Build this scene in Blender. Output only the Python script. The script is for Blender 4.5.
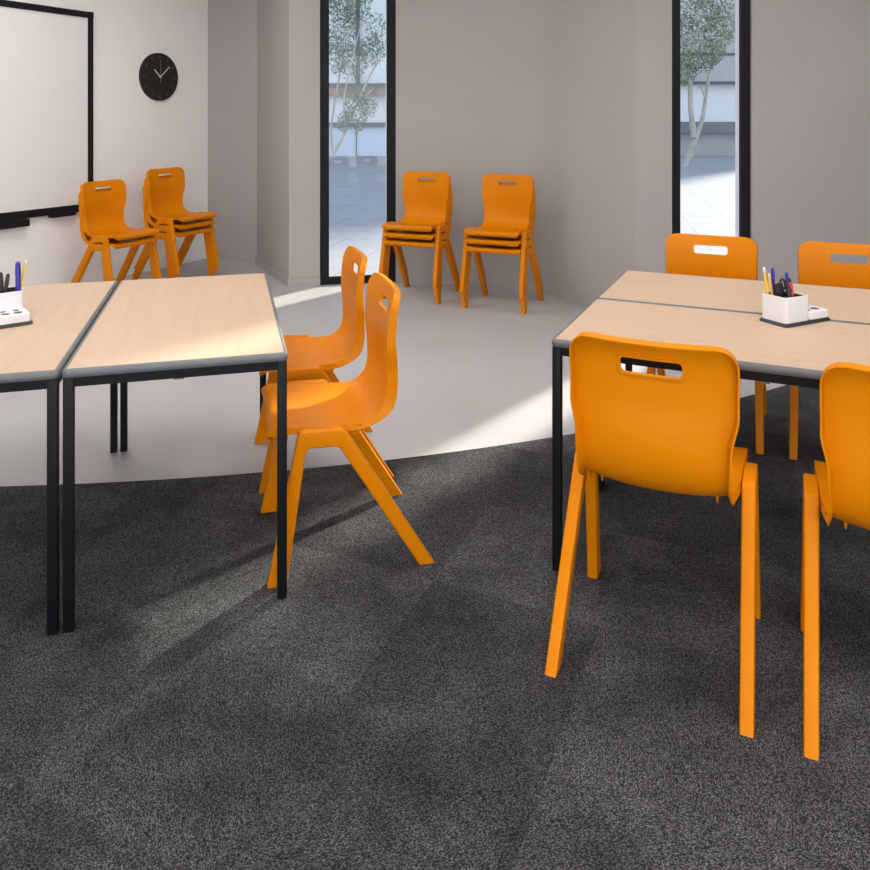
import bpy, bmesh, math, random
from mathutils import Vector, Matrix

random.seed(7)
for o in list(bpy.data.objects):
    bpy.data.objects.remove(o)
SC = bpy.context.scene
COL = SC.collection

# ------------------------------------------------------------------ camera
CAM_H, FPX, HORIZON = 1.3827, 776.56, 119.44
cam_d = bpy.data.cameras.new('camera')
cam = bpy.data.objects.new('camera', cam_d)
COL.objects.link(cam)
cam.location = (0, 0, CAM_H)
cam.rotation_euler = (math.radians(90), 0, 0)
cam_d.sensor_width = 36.0
cam_d.sensor_fit = 'HORIZONTAL'
cam_d.lens = FPX / 870 * 36.0
cam_d.shift_y = -(435 - HORIZON) / 870
cam_d.clip_start = 0.05
cam_d.clip_end = 300
SC.camera = cam

# ------------------------------------------------------------------ world, sun, area light, exposure
SUN_AZ = (0.616, 0.7877)
SUN_EL = math.radians(27)
SUN_STRENGTH = 9.5
SUN_ANGLE = 2.6
WORLD_STRENGTH = 1.45
BACK_POWER = 115
CEIL_EMIT = 9.5

w = bpy.data.worlds.new('sky')
SC.world = w
w.use_nodes = True
nt = w.node_tree
nt.nodes.clear()
tc = nt.nodes.new('ShaderNodeTexCoord')
sep = nt.nodes.new('ShaderNodeSeparateXYZ')
rmp = nt.nodes.new('ShaderNodeValToRGB')
bg = nt.nodes.new('ShaderNodeBackground')
wo = nt.nodes.new('ShaderNodeOutputWorld')
nt.links.new(tc.outputs['Generated'], sep.inputs[0])
nt.links.new(sep.outputs['Z'], rmp.inputs[0])
rmp.color_ramp.elements[0].position = 0.0
rmp.color_ramp.elements[0].color = (0.88, 0.93, 1.0, 1)
rmp.color_ramp.elements[1].position = 0.7
rmp.color_ramp.elements[1].color = (0.55, 0.70, 0.98, 1)
nt.links.new(rmp.outputs[0], bg.inputs[0])
bg.inputs[1].default_value = WORLD_STRENGTH
nt.links.new(bg.outputs[0], wo.inputs[0])

sun_d = bpy.data.lights.new('sun', 'SUN')
sun_d.energy = SUN_STRENGTH
sun_d.angle = math.radians(SUN_ANGLE)
sun_d.color = (1.0, 0.93, 0.83)
sun = bpy.data.objects.new('sun', sun_d)
COL.objects.link(sun)
to_sun = Vector((SUN_AZ[0] * math.cos(SUN_EL), SUN_AZ[1] * math.cos(SUN_EL), math.sin(SUN_EL)))
sun.rotation_euler = to_sun.to_track_quat('Z', 'Y').to_euler()
sun.location = (12, 16, 14)

ar_d = bpy.data.lights.new('window_wall_light', 'AREA')  # fill light added behind the camera, in the room's open back
ar_d.shape = 'RECTANGLE'
ar_d.size = 6.0
ar_d.size_y = 2.4
ar_d.energy = BACK_POWER
ar_d.color = (1.0, 0.97, 0.94)
ar = bpy.data.objects.new('window_wall_light', ar_d)
COL.objects.link(ar)
ar.location = (0.3, -2.6, 1.5)
ar.rotation_euler = (math.radians(90), 0, 0)

vs = SC.view_settings
vs.view_transform = 'Standard'
vs.look = 'None'
vs.exposure = 0.0
vs.gamma = 1.0
vs.use_curve_mapping = False


# ------------------------------------------------------------------ materials
def principled(name, color, rough=0.5, spec=0.5, metal=0.0):
    m = bpy.data.materials.new(name)
    m.use_nodes = True
    b = m.node_tree.nodes['Principled BSDF']
    b.inputs['Base Color'].default_value = (*color, 1)
    b.inputs['Roughness'].default_value = rough
    b.inputs['Specular IOR Level'].default_value = spec
    b.inputs['Metallic'].default_value = metal
    return m, m.node_tree, b


def noise_mat(name, c1, c2, scale, rough=0.5, spec=0.5, bump=0.0, bump_scale=None, stretch=(1, 1, 1), detail=3, lo=0.35, hi=0.65):
    m, t, b = principled(name, c1, rough, spec)
    co = t.nodes.new('ShaderNodeTexCoord')
    mp = t.nodes.new('ShaderNodeMapping')
    mp.inputs['Scale'].default_value = stretch
    n = t.nodes.new('ShaderNodeTexNoise')
    n.inputs['Scale'].default_value = scale
    n.inputs['Detail'].default_value = detail
    r = t.nodes.new('ShaderNodeValToRGB')
    r.color_ramp.elements[0].position = lo
    r.color_ramp.elements[0].color = (*c1, 1)
    r.color_ramp.elements[1].position = hi
    r.color_ramp.elements[1].color = (*c2, 1)
    t.links.new(co.outputs['Object'], mp.inputs[0])
    t.links.new(mp.outputs[0], n.inputs['Vector'])
    t.links.new(n.outputs['Fac'], r.inputs[0])
    t.links.new(r.outputs[0], b.inputs['Base Color'])
    if bump:
        n2 = t.nodes.new('ShaderNodeTexNoise')
        n2.inputs['Scale'].default_value = bump_scale or scale
        n2.inputs['Detail'].default_value = 2
        t.links.new(mp.outputs[0], n2.inputs['Vector'])
        bp = t.nodes.new('ShaderNodeBump')
        bp.inputs['Strength'].default_value = bump
        bp.inputs['Distance'].default_value = 0.002
        t.links.new(n2.outputs['Fac'], bp.inputs['Height'])
        t.links.new(bp.outputs[0], b.inputs['Normal'])
    return m


M = {}
M['orange'] = noise_mat('orange_plastic', (0.62, 0.190, 0.0006), (0.65, 0.201, 0.0008), 6, rough=0.38, spec=0.12, bump=0.05, bump_scale=600)
M['wood'] = noise_mat('maple_laminate', (0.50, 0.353, 0.247), (0.545, 0.388, 0.274), 5, rough=0.42, spec=0.35, stretch=(9, 0.6, 1), detail=5, lo=0.3, hi=0.7)
M['edge'] = noise_mat('grey_edging', (0.115, 0.12, 0.125), (0.13, 0.135, 0.14), 20, rough=0.5)
M['black_metal'] = noise_mat('black_powder_coat', (0.0035, 0.004, 0.0052), (0.005, 0.0055, 0.007), 60, rough=0.5, spec=0.22)
M['frame_black'] = noise_mat('window_frame_black', (0.011, 0.0102, 0.0135), (0.0135, 0.0125, 0.016), 20, rough=0.55, spec=0.15)
M['wall_grey'] = noise_mat('taupe_wall_paint', (0.385, 0.357, 0.342), (0.40, 0.372, 0.356), 1.2, rough=0.9, spec=0.15, bump=0.03, bump_scale=200)
M['wall_white'] = noise_mat('white_wall_paint', (0.84, 0.82, 0.80), (0.86, 0.84, 0.82), 1.2, rough=0.9, spec=0.15)
M['ceiling'] = noise_mat('ceiling_paint', (0.78, 0.77, 0.75), (0.8, 0.79, 0.77), 2, rough=0.95, spec=0.1)
M['floor'] = noise_mat('pale_vinyl_floor', (0.42, 0.41, 0.41), (0.445, 0.435, 0.435), 1.5, rough=0.45, spec=0.3)
M['board'] = noise_mat('whiteboard_surface', (0.76, 0.75, 0.735), (0.78, 0.77, 0.755), 1, rough=0.35, spec=0.4)
M['white_plastic'] = noise_mat('white_plastic', (0.69, 0.68, 0.70), (0.71, 0.70, 0.72), 10, rough=0.4)
M['black_plastic'] = noise_mat('black_plastic', (0.012, 0.012, 0.013), (0.018, 0.018, 0.019), 30, rough=0.45)
M['clock_face'] = noise_mat('clock_black', (0.016, 0.014, 0.012), (0.02, 0.018, 0.016), 30, rough=0.6, spec=0.3)
M['tick'] = noise_mat('clock_tick', (0.10, 0.095, 0.09), (0.12, 0.11, 0.10), 30, rough=0.5)
M['hand'] = noise_mat('clock_hand', (0.62, 0.60, 0.56), (0.68, 0.66, 0.6), 30, rough=0.4)
M['gold'] = noise_mat('clock_gold', (0.22, 0.16, 0.06), (0.26, 0.19, 0.08), 30, rough=0.4)
M['yellow'] = noise_mat('pencil_yellow', (0.80, 0.46, 0.022), (0.85, 0.50, 0.03), 40, rough=0.4)
M['blue'] = noise_mat('pen_blue', (0.02, 0.017, 0.25), (0.027, 0.022, 0.30), 40, rough=0.35)
M['red'] = noise_mat('pen_red', (0.62, 0.03, 0.022), (0.7, 0.04, 0.03), 40, rough=0.35)
M['rubber'] = noise_mat('eraser_rubber', (0.75, 0.66, 0.55), (0.8, 0.7, 0.6), 40, rough=0.7)
M['steel'] = noise_mat('steel', (0.55, 0.55, 0.56), (0.6, 0.6, 0.62), 40, rough=0.3)
M['paving'] = None
M['bark'] = noise_mat('pale_bark', (0.42, 0.39, 0.34), (0.58, 0.55, 0.5), 3, rough=0.9)
M['leaf'] = noise_mat('leaf_green', (0.13, 0.19, 0.11), (0.27, 0.35, 0.22), 1.5, rough=0.6, spec=0.3)
M['facade_pale'] = noise_mat('pale_facade', (0.86, 0.87, 0.88), (0.90, 0.91, 0.92), 0.3, rough=0.6)
M['facade_concrete'] = noise_mat('concrete_facade', (0.46, 0.45, 0.44), (0.54, 0.53, 0.52), 0.8, rough=0.85)
M['facade_dark'] = noise_mat('dark_facade', (0.10, 0.115, 0.13), (0.14, 0.155, 0.17), 0.5, rough=0.6)
M['facade_ledge'] = noise_mat('ledge_metal', (0.20, 0.21, 0.23), (0.25, 0.26, 0.28), 0.6, rough=0.6)
M['facade_glass'] = noise_mat('facade_glass', (0.60, 0.70, 0.80), (0.68, 0.78, 0.88), 0.3, rough=0.2)
M['facade_brown'] = noise_mat('brick_band', (0.32, 0.20, 0.16), (0.46, 0.36, 0.32), 2.5, rough=0.85)
M['render_pale'] = noise_mat('exterior_render', (0.60, 0.58, 0.66), (0.62, 0.60, 0.68), 2, rough=0.8)


def make_carpet():
    m, t, b = principled('charcoal_carpet', (0.05, 0.05, 0.05), 0.95, 0.1)
    N, L = t.nodes.new, t.links.new
    co = N('ShaderNodeTexCoord')
    rot = N('ShaderNodeMapping')
    rot.inputs['Rotation'].default_value = (0, 0, math.radians(24))
    rot.inputs['Location'].default_value = (0.2, 0.13, 0)
    L(co.outputs['Object'], rot.inputs[0])
    # half-metre tiles: a random tone and a random lay per tile
    tl = N('ShaderNodeTexVoronoi')
    tl.inputs['Scale'].default_value = 2.0
    tl.inputs['Randomness'].default_value = 0.0
    tl.distance = 'CHEBYCHEV'
    L(rot.outputs[0], tl.inputs['Vector'])
    vr = N('ShaderNodeVectorRotate')
    vr.rotation_type = 'Z_AXIS'
    sp = N('ShaderNodeSeparateColor')
    L(tl.outputs['Color'], sp.inputs[0])
    ang = N('ShaderNodeMath'); ang.operation = 'MULTIPLY'
    ang.inputs[1].default_value = 6.283
    L(sp.outputs[0], ang.inputs[0])
    L(rot.outputs[0], vr.inputs['Vector'])
    L(ang.outputs[0], vr.inputs['Angle'])
    st = N('ShaderNodeMapping')
    st.inputs['Scale'].default_value = (1.0, 0.5, 1.0)
    L(vr.outputs[0], st.inputs[0])
    loop = N('ShaderNodeTexVoronoi')
    loop.inputs['Scale'].default_value = 500
    L(st.outputs[0], loop.inputs['Vector'])
    lr = N('ShaderNodeValToRGB')
    lr.color_ramp.elements[0].position = 0.05
    lr.color_ramp.elements[0].color = (0.175, 0.176, 0.178, 1)
    lr.color_ramp.elements[1].position = 0.62
    lr.color_ramp.elements[1].color = (0.020, 0.0203, 0.0215, 1)
    L(loop.outputs['Distance'], lr.inputs[0])
    big = N('ShaderNodeTexNoise')
    big.inputs['Scale'].default_value = 2.6
    big.inputs['Detail'].default_value = 5
    big.inputs['Roughness'].default_value = 0.62
    L(co.outputs['Object'], big.inputs['Vector'])
    br = N('ShaderNodeMapRange')
    br.inputs['From Min'].default_value = 0.34
    br.inputs['From Max'].default_value = 0.66
    br.inputs['To Min'].default_value = 0.6
    br.inputs['To Max'].default_value = 1.38
    L(big.outputs['Fac'], br.inputs[0])
    tr = N('ShaderNodeMapRange')
    tr.inputs['To Min'].default_value = 0.72
    tr.inputs['To Max'].default_value = 1.2
    L(sp.outputs[1], tr.inputs[0])
    mu = N('ShaderNodeMath'); mu.operation = 'MULTIPLY'
    L(br.outputs[0], mu.inputs[0]); L(tr.outputs[0], mu.inputs[1])
    # per-loop yarn tone
    cs = N('ShaderNodeSeparateColor')
    L(loop.outputs['Color'], cs.inputs[0])
    yr = N('ShaderNodeMapRange')
    yr.inputs['To Min'].default_value = 0.5
    yr.inputs['To Max'].default_value = 1.6
    L(cs.outputs[0], yr.inputs[0])
    mu2 = N('ShaderNodeMath'); mu2.operation = 'MULTIPLY'
    L(mu.outputs[0], mu2.inputs[0]); L(yr.outputs[0], mu2.inputs[1])
    hs = N('ShaderNodeHueSaturation')
    L(lr.outputs[0], hs.inputs['Color'])
    L(mu2.outputs[0], hs.inputs['Value'])
    L(hs.outputs[0], b.inputs['Base Color'])
    bp = N('ShaderNodeBump')
    bp.invert = True
    bp.inputs['Strength'].default_value = 0.5
    bp.inputs['Distance'].default_value = 0.003
    L(loop.outputs['Distance'], bp.inputs['Height'])
    L(bp.outputs[0], b.inputs['Normal'])
    return m


M['carpet'] = make_carpet()


def make_paving():
    m, t, b = principled('pale_paving', (0.6, 0.6, 0.6), 0.8, 0.2)
    N, L = t.nodes.new, t.links.new
    co = N('ShaderNodeTexCoord')
    mp = N('ShaderNodeMapping')
    mp.inputs['Rotation'].default_value = (0, 0, math.radians(12))
    L(co.outputs['Object'], mp.inputs[0])
    br = N('ShaderNodeTexBrick')
    br.inputs['Scale'].default_value = 1.0
    br.inputs['Brick Width'].default_value = 1.2
    br.inputs['Row Height'].default_value = 0.6
    br.inputs['Mortar Size'].default_value = 0.012
    br.inputs['Color1'].default_value = (0.34, 0.34, 0.345, 1)
    br.inputs['Color2'].default_value = (0.37, 0.37, 0.375, 1)
    br.inputs['Mortar'].default_value = (0.27, 0.27, 0.28, 1)
    L(mp.outputs[0], br.inputs['Vector'])
    L(br.outputs['Color'], b.inputs['Base Color'])
    return m


M['paving'] = make_paving()


def make_glass():
    m = bpy.data.materials.new('window_glass')
    m.use_nodes = True
    t = m.node_tree
    t.nodes.clear()
    o = t.nodes.new('ShaderNodeOutputMaterial')
    mx = t.nodes.new('ShaderNodeMixShader')
    tr = t.nodes.new('ShaderNodeBsdfTransparent')
    tr.inputs[0].default_value = (0.95, 0.97, 0.97, 1)
    gl = t.nodes.new('ShaderNodeBsdfGlossy')
    gl.inputs['Roughness'].default_value = 0.02
    mx.inputs[0].default_value = 0.022
    t.links.new(tr.outputs[0], mx.inputs[1])
    t.links.new(gl.outputs[0], mx.inputs[2])
    t.links.new(mx.outputs[0], o.inputs[0])
    return m


M['glass'] = make_glass()


def make_emit(name, color, strength):
    m = bpy.data.materials.new(name)
    m.use_nodes = True
    b = m.node_tree.nodes['Principled BSDF']
    b.inputs['Base Color'].default_value = (0.8, 0.8, 0.8, 1)
    b.inputs['Emission Color'].default_value = (*color, 1)
    b.inputs['Emission Strength'].default_value = strength
    return m


M['lamp'] = make_emit('ceiling_diffuser', (1.0, 0.96, 0.92), CEIL_EMIT)


# ------------------------------------------------------------------ helpers
def link_mesh(name, me, mat, parent=None):
    o = bpy.data.objects.new(name, me)
    if mat is not None and not me.materials:
        me.materials.append(mat)
    COL.objects.link(o)
    if parent is not None:
        o.parent = parent
    return o


def obj(name, bm, mat, parent=None, smooth=None):
    bmesh.ops.recalc_face_normals(bm, faces=bm.faces[:])
    me = bpy.data.meshes.new(name)
    bm.to_mesh(me)
    bm.free()
    if smooth is not None:
        for p in me.polygons:
            p.use_smooth = True
        me.set_sharp_from_angle(angle=math.radians(smooth))
    return link_mesh(name, me, mat, parent)


def tag(o, label=None, cat=None, group=None, kind=None):
    if label: o['label'] = label
    if cat: o['category'] = cat
    if group: o['group'] = group
    if kind: o['kind'] = kind
    return o


def thing(name, label, cat, loc=(0, 0, 0), rz=0.0, group=None):
    o = bpy.data.objects.new(name, None)
    o.empty_display_size = 0.1
    COL.objects.link(o)
    o.location = loc
    o.rotation_euler = (0, 0, rz)
    return tag(o, label, cat, group)


def dup(root, loc, rz, label, group=None):
    r = root.copy()
    COL.objects.link(r)
    r.location = loc
    r.rotation_euler = (0, 0, rz)
    r['label'] = label
    if group: r['group'] = group
    for ch in list(root.children):
        c = ch.copy()
        COL.objects.link(c)
        c.parent = r
        for g in list(ch.children):
            d = g.copy()
            COL.objects.link(d)
            d.parent = c
    return r


def add_box(bm, x0, x1, y0, y1, z0, z1, mat=None):
    r = bmesh.ops.create_cube(bm, size=1)
    m = Matrix.Translation(((x0 + x1) / 2, (y0 + y1) / 2, (z0 + z1) / 2)) @ Matrix.Diagonal((abs(x1 - x0), abs(y1 - y0), abs(z1 - z0), 1))
    if mat is not None:
        m = mat @ m
    bmesh.ops.transform(bm, matrix=m, verts=r['verts'])
    return r['verts']


def bevel_all(bm, w, seg=2, angle=0.5):
    es = [e for e in bm.edges if len(e.link_faces) == 2 and e.calc_face_angle(0) > angle]
    bmesh.ops.bevel(bm, geom=es, offset=w, segments=seg, affect='EDGES', profile=0.5)


def box_obj(name, dims, mat, parent=None, bev=0.0, seg=2):
    bm = bmesh.new()
    add_box(bm, *dims)
    if bev: bevel_all(bm, bev, seg)
    return obj(name, bm, mat, parent, 40 if bev else None)


def tube(bm, pts, radii, n=10, cap=True):
    rings = []
    up = Vector((0, 0, 1))
    for i, p in enumerate(pts):
        p = Vector(p)
        a = Vector(pts[max(i - 1, 0)]); b = Vector(pts[min(i + 1, len(pts) - 1)])
        d = (b - a).normalized()
        x = d.cross(up)
        if x.length < 1e-3: x = d.cross(Vector((1, 0, 0)))
        x.normalize()
        y = d.cross(x).normalized()
        r = radii[i] if hasattr(radii, '__len__') else radii
        rings.append([bm.verts.new(p + (x * math.cos(2 * math.pi * k / n) + y * math.sin(2 * math.pi * k / n)) * r) for k in range(n)])
    for i in range(len(rings) - 1):
        for k in range(n):
            bm.faces.new((rings[i][k], rings[i][(k + 1) % n], rings[i + 1][(k + 1) % n], rings[i + 1][k]))
    if cap:
        bm.faces.new(rings[0][::-1]); bm.faces.new(rings[-1])


def poly_prism(bm, pts, z0, z1):
    b = [bm.verts.new((x, y, z0)) for x, y in pts]
    t = [bm.verts.new((x, y, z1)) for x, y in pts]
    bm.faces.new(b[::-1]); bm.faces.new(t)
    n = len(pts)
    for i in range(n):
        bm.faces.new((b[i], b[(i + 1) % n], t[(i + 1) % n], t[i]))


def at(px, py, d):
    """world point at distance d along the camera axis, seen at the given photo position"""
    return Vector(((px - 435) * d / FPX, d, CAM_H - (py - HORIZON) * d / FPX))


# ------------------------------------------------------------------ the room
CEIL = 3.1
WIN_TOP = 3.0
T = 0.085

LW0 = Vector((-2.2656, 7.7445)); LWD = Vector((-0.4614, -0.8872)); LWN = Vector((0.8872, -0.4614))
P_A = Vector((-1.7138, 7.4772))
P_B = Vector((-1.2046, 6.4102))
PHI1 = math.radians(11.8)
PHI2 = math.radians(14)
D1 = Vector((math.cos(PHI1), math.sin(PHI1)))
P_C = P_B + D1 * 0.897
P_D = Vector((1.3635, 5.2916))
D2 = Vector((math.cos(PHI2), math.sin(PHI2)))
P_E = P_D + D2 * 3.9


def ray_hit(p, d, px):
    k = (px - 435) / FPX
    return -(p.x - k * p.y) / (d.x - k * d.y)


def wall_between(name, a, b, mat, t=T, z0=0.0, z1=CEIL):
    d = (b - a).normalized()
    n = Vector((-d.y, d.x))           # left of a->b = outside when walking left to right along the back
    bm = bmesh.new()
    poly_prism(bm, [a, b, b + n * t, a + n * t], z0, z1)
    return tag(obj(name, bm, mat), kind='structure')


# pale floor and the carpet zone in front of it
bm = bmesh.new()
cx0, cy0, RR = -2.0093, 10.008, 7.0955
arc = []
for i in range(81):
    x = -6.6 + (3.7 + 6.6) * i / 80
    arc.append((x, cy0 - math.sqrt(RR * RR - (x - cx0) ** 2)))
poly_prism(bm, arc + [(5.1, arc[-1][1]), (5.1, -3), (-6.6, -3)], 0.0003, 0.002)
bmesh.ops.triangulate(bm, faces=[f for f in bm.faces if len(f.verts) > 4])
tag(obj('floor_carpet', bm, M['carpet']), kind='structure')

wall_between('wall_left', LW0 + LWD * 12.3, LW0, M['wall_white'])
wall_between('wall_back', LW0, P_A, M['wall_grey'])
wall_between('wall_recess', P_A, P_B, M['wall_grey'])
wall_between('wall_right', P_E, Vector((P_E.x, -3.0)), M['wall_grey'])

# curved wall between the two window panels
ctrl = [P_C] + [Vector(p) for p in ((-0.1859, 6.5985), (0.0489, 6.5792), (0.2937, 6.502), (0.5387, 6.4005), (0.7546, 6.2796),
        (0.8678, 6.1681), (0.9469, 6.042), (1.0709, 5.8185), (1.22, 5.5506))] + [P_D]


def catmull(pts, n):
    out = []
    for i in range(len(pts) - 1):
        p0 = pts[max(i - 1, 0)]; p1 = pts[i]; p2 = pts[i + 1]; p3 = pts[min(i + 2, len(pts) - 1)]
        for k in range(n):
            t = k / n
            out.append(0.5 * ((2 * p1) + (p2 - p0) * t + (2 * p0 - 5 * p1 + 4 * p2 - p3) * t * t + (3 * p1 - p0 - 3 * p2 + p3) * t ** 3))
    out.append(pts[-1])
    return out


inner = catmull(ctrl, 6)
outer = []
for i, p in enumerate(inner):
    d = (inner[min(i + 1, len(inner) - 1)] - inner[max(i - 1, 0)]).normalized()
    outer.append(p + Vector((-d.y, d.x)) * T)
bm = bmesh.new()
rows = [[bm.verts.new((p.x, p.y, z)) for p in L] for L in (inner, outer) for z in (0, CEIL)]
n = len(inner)
for i in range(n - 1):
    bm.faces.new((rows[0][i], rows[0][i + 1], rows[1][i + 1], rows[1][i]))
    bm.faces.new((rows[2][i + 1], rows[2][i], rows[3][i], rows[3][i + 1]))
    bm.faces.new((rows[1][i], rows[1][i + 1], rows[3][i + 1], rows[3][i]))
    bm.faces.new((rows[0][i + 1], rows[0][i], rows[2][i], rows[2][i + 1]))
for i in (0, n - 1):
    bm.faces.new((rows[0][i], rows[1][i], rows[3][i], rows[2][i]))
tag(obj('wall_curved', bm, M['wall_grey'], None, 35), kind='structure')


# floor and ceiling follow the room's outline
outline = [LW0 + LWD * 12.3 - LWN * 0.05, LW0 - LWN * 0.05 + Vector((0, 0.05)), P_A + Vector((0.04, 0.04)), P_B + Vector((0.03, 0.04)), P_C + Vector((0, 0.05))]
outline += [p + (q - p) * 0.35 for p, q in zip(inner[1:-1], outer[1:-1])] + [P_D + Vector((0.0, 0.06)), P_E + Vector((0.1, 0.06)), Vector((P_E.x + 0.1, -3.0))]
for nm, z0, z1, mt in (('floor', -0.1, 0.0, 'floor'), ('ceiling', CEIL, CEIL + 0.2, 'ceiling')):
    bm = bmesh.new()
    poly_prism(bm, [(p.x, p.y) for p in outline], z0, z1)
    bmesh.ops.triangulate(bm, faces=[f for f in bm.faces if len(f.verts) > 4])
    tag(obj(nm, bm, M[mt]), kind='structure')


def window_wall(idx, p, d, length, px0, px1, wall_name):
    """flat wall panel from p along d, with one full-height window whose edges are seen at px0, px1"""
    s0, s1 = ray_hit(p, d, px0), ray_hit(p, d, px1)
    ang = math.atan2(d.y, d.x)
    mat = Matrix.Translation((p.x, p.y, 0)) @ Matrix.Rotation(ang, 4, 'Z')
    bm = bmesh.new()
    add_box(bm, 0, s0, 0, T, 0, CEIL, mat)
    add_box(bm, s1, length, 0, T, 0, CEIL, mat)
    add_box(bm, s0, s1, 0, T, WIN_TOP, CEIL, mat)
    tag(obj(wall_name, bm, M['wall_grey']), kind='structure')
    root = bpy.data.objects.new('window_%d' % idx, None)
    COL.objects.link(root)
    root.location = (p.x, p.y, 0)
    root.rotation_euler = (0, 0, ang)
    tag(root, kind='structure')
    f, r0, r1 = 0.076, 0.018, 0.042
    bm = bmesh.new()
    add_box(bm, s0, s0 + f, r0, r1, 0.0, WIN_TOP)
    add_box(bm, s1 - f, s1, r0, r1, 0.0, WIN_TOP)
    add_box(bm, s0 + f, s1 - f, r0, r1, 0.0, 0.065)
    add_box(bm, s0 + f, s1 - f, r0, r1, WIN_TOP - f, WIN_TOP)
    obj('window_frame', bm, M['frame_black'], root)
    bm = bmesh.new()
    add_box(bm, s0 + f - 0.004, s1 - f + 0.004, 0.028, 0.032, 0.06, WIN_TOP - f + 0.004)
    obj('pane', bm, M['glass'], root)
    bm = bmesh.new()
    add_box(bm, s1 - f, s1 + 0.0, 0.042, 0.085, 0.0, WIN_TOP)
    add_box(bm, s0, s0 + f, 0.042, 0.085, 0.0, WIN_TOP)
    obj('outer_reveal', bm, M['render_pale'], root)
    return s0, s1


a0, a1 = window_wall(1, P_B, D1, 0.897, 320, 396, 'wall_window')
b0, b1 = window_wall(2, P_D, D2, 3.9, 672, 752, 'wall_right_window')


def skirting(name, a, b, h=0.07, t=0.012):
    d = (b - a).normalized(); n = Vector((d.y, -d.x))
    bm = bmesh.new()
    poly_prism(bm, [a, b, b + n * t, a + n * t], 0, h)
    return tag(obj(name, bm, M['wall_grey']), kind='structure')


skirting('baseboard_recess', P_A + Vector((0.0, -0.02)), P_B)
skirting('baseboard_window', P_B, P_B + D1 * a0)

# ceiling light fittings
lamp = thing('ceiling_light', 'square recessed ceiling light nearest the whiteboard wall', 'ceiling light', (-2.0, 4.6, CEIL), 0, 'ceiling lights')
bm = bmesh.new()
for q in ((-0.62, 0.62, -0.62, -0.58), (-0.62, 0.62, 0.58, 0.62), (-0.62, -0.58, -0.58, 0.58), (0.58, 0.62, -0.58, 0.58)):
    add_box(bm, *q, -0.03, 0.0)
obj('lamp_frame', bm, M['white_plastic'], lamp)
box_obj('diffuser', (-0.58, 0.58, -0.58, 0.58, -0.02, -0.005), M['lamp'], lamp)
for x, y, lb in ((0.2, 3.0, 'square recessed ceiling light above the middle of the curved floor line'),
                 (3.3, 3.4, 'square recessed ceiling light above the right-hand tables'),
                 (-2.0, 1.4, 'square recessed ceiling light above the left-hand tables'),
                 (0.3, 0.0, 'square recessed ceiling light above the middle of the carpet'),
                 (2.8, 0.6, 'square recessed ceiling light on the right, above the near carpet')):
    dup(lamp, (x, y, CEIL), 0, lb)


# ------------------------------------------------------------------ tables
TW, TL, TH = 0.602, 1.2157, 0.71


def make_table(label, loc, rz):
    t = thing('classroom_table', label, 'table', loc, rz, 'classroom tables')
    e = 0.013
    bm = bmesh.new()
    add_box(bm, e, TW - e, e, TL - e, TH - 0.022, TH)
    obj('tabletop', bm, M['wood'], t)
    # rounded grey edge band all the way round
    prof = [(e, TH - 0.0225), (e, TH - 0.0002), (0.006, TH - 0.0004), (0.002, TH - 0.004), (0.0, TH - 0.010), (0.0, TH - 0.018), (0.003, TH - 0.0225)]
    bm = bmesh.new()
    r = 0.018
    path = []
    for cxn, cyn, a in ((0, 0, 180), (1, 0, 270), (1, 1, 0), (0, 1, 90)):
        for k in range(5):
            path.append((cxn, cyn, math.radians(a + 90 * k / 4)))
    rings = []
    for cxn, cyn, a in path:
        ccx = r if cxn == 0 else TW - r
        ccy = r if cyn == 0 else TL - r
        rings.append([bm.verts.new((ccx + math.cos(a) * (r - q), ccy + math.sin(a) * (r - q), z)) for q, z in prof])
    m = len(prof)
    for i in range(len(rings)):
        A, B = rings[i], rings[(i + 1) % len(rings)]
        for k in range(m):
            bm.faces.new((A[k], B[k], B[(k + 1) % m], A[(k + 1) % m]))
    obj('edging', bm, M['edge'], t, 50)
    # welded steel frame: four rails under the top, four square legs
    g, s = 0.004, 0.027
    z1 = TH - 0.0225
    bm = bmesh.new()
    rt, rh = 0.022, 0.026
    add_box(bm, g + s, TW - g - s, g + 0.003, g + 0.003 + rt, z1 - rh, z1)
    add_box(bm, g + s, TW - g - s, TL - g - 0.003 - rt, TL - g - 0.003, z1 - rh, z1)
    add_box(bm, g + 0.003, g + 0.003 + rt, g + s, TL - g - s, z1 - rh, z1)
    add_box(bm, TW - g - 0.003 - rt, TW - g - 0.003, g + s, TL - g - s, z1 - rh, z1)
    obj('frame', bm, M['black_metal'], t)
    for x in (g, TW - g - s):
        for y in (g, TL - g - s):
            box_obj('leg', (x, x + s, y, y + s, 0.0, z1), M['black_metal'], t, 0.003, 2)
    # fixing tabs under the rails
    for x, y in ((TW / 2, g + 0.014), (TW / 2, TL - g - 0.014), (g + 0.014, TL / 2), (TW - g - 0.014, TL / 2)):
        box_obj('fixing_tab', (x - 0.014, x + 0.014, y - 0.010, y + 0.010, z1 - rh - 0.004, z1 - rh), M['edge'], t)
    return t


TA_O = Vector((-1.0029, 2.0798)); TA_TH = 0.2635
uA = Vector((math.cos(TA_TH), math.sin(TA_TH))); vA = Vector((-math.sin(TA_TH), math.cos(TA_TH)))
TC_O = Vector((0.3530, 2.3774)); TC_TH = -0.4271
uC = Vector((math.cos(TC_TH), math.sin(TC_TH))); vC = Vector((-math.sin(TC_TH), math.cos(TC_TH)))

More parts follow.
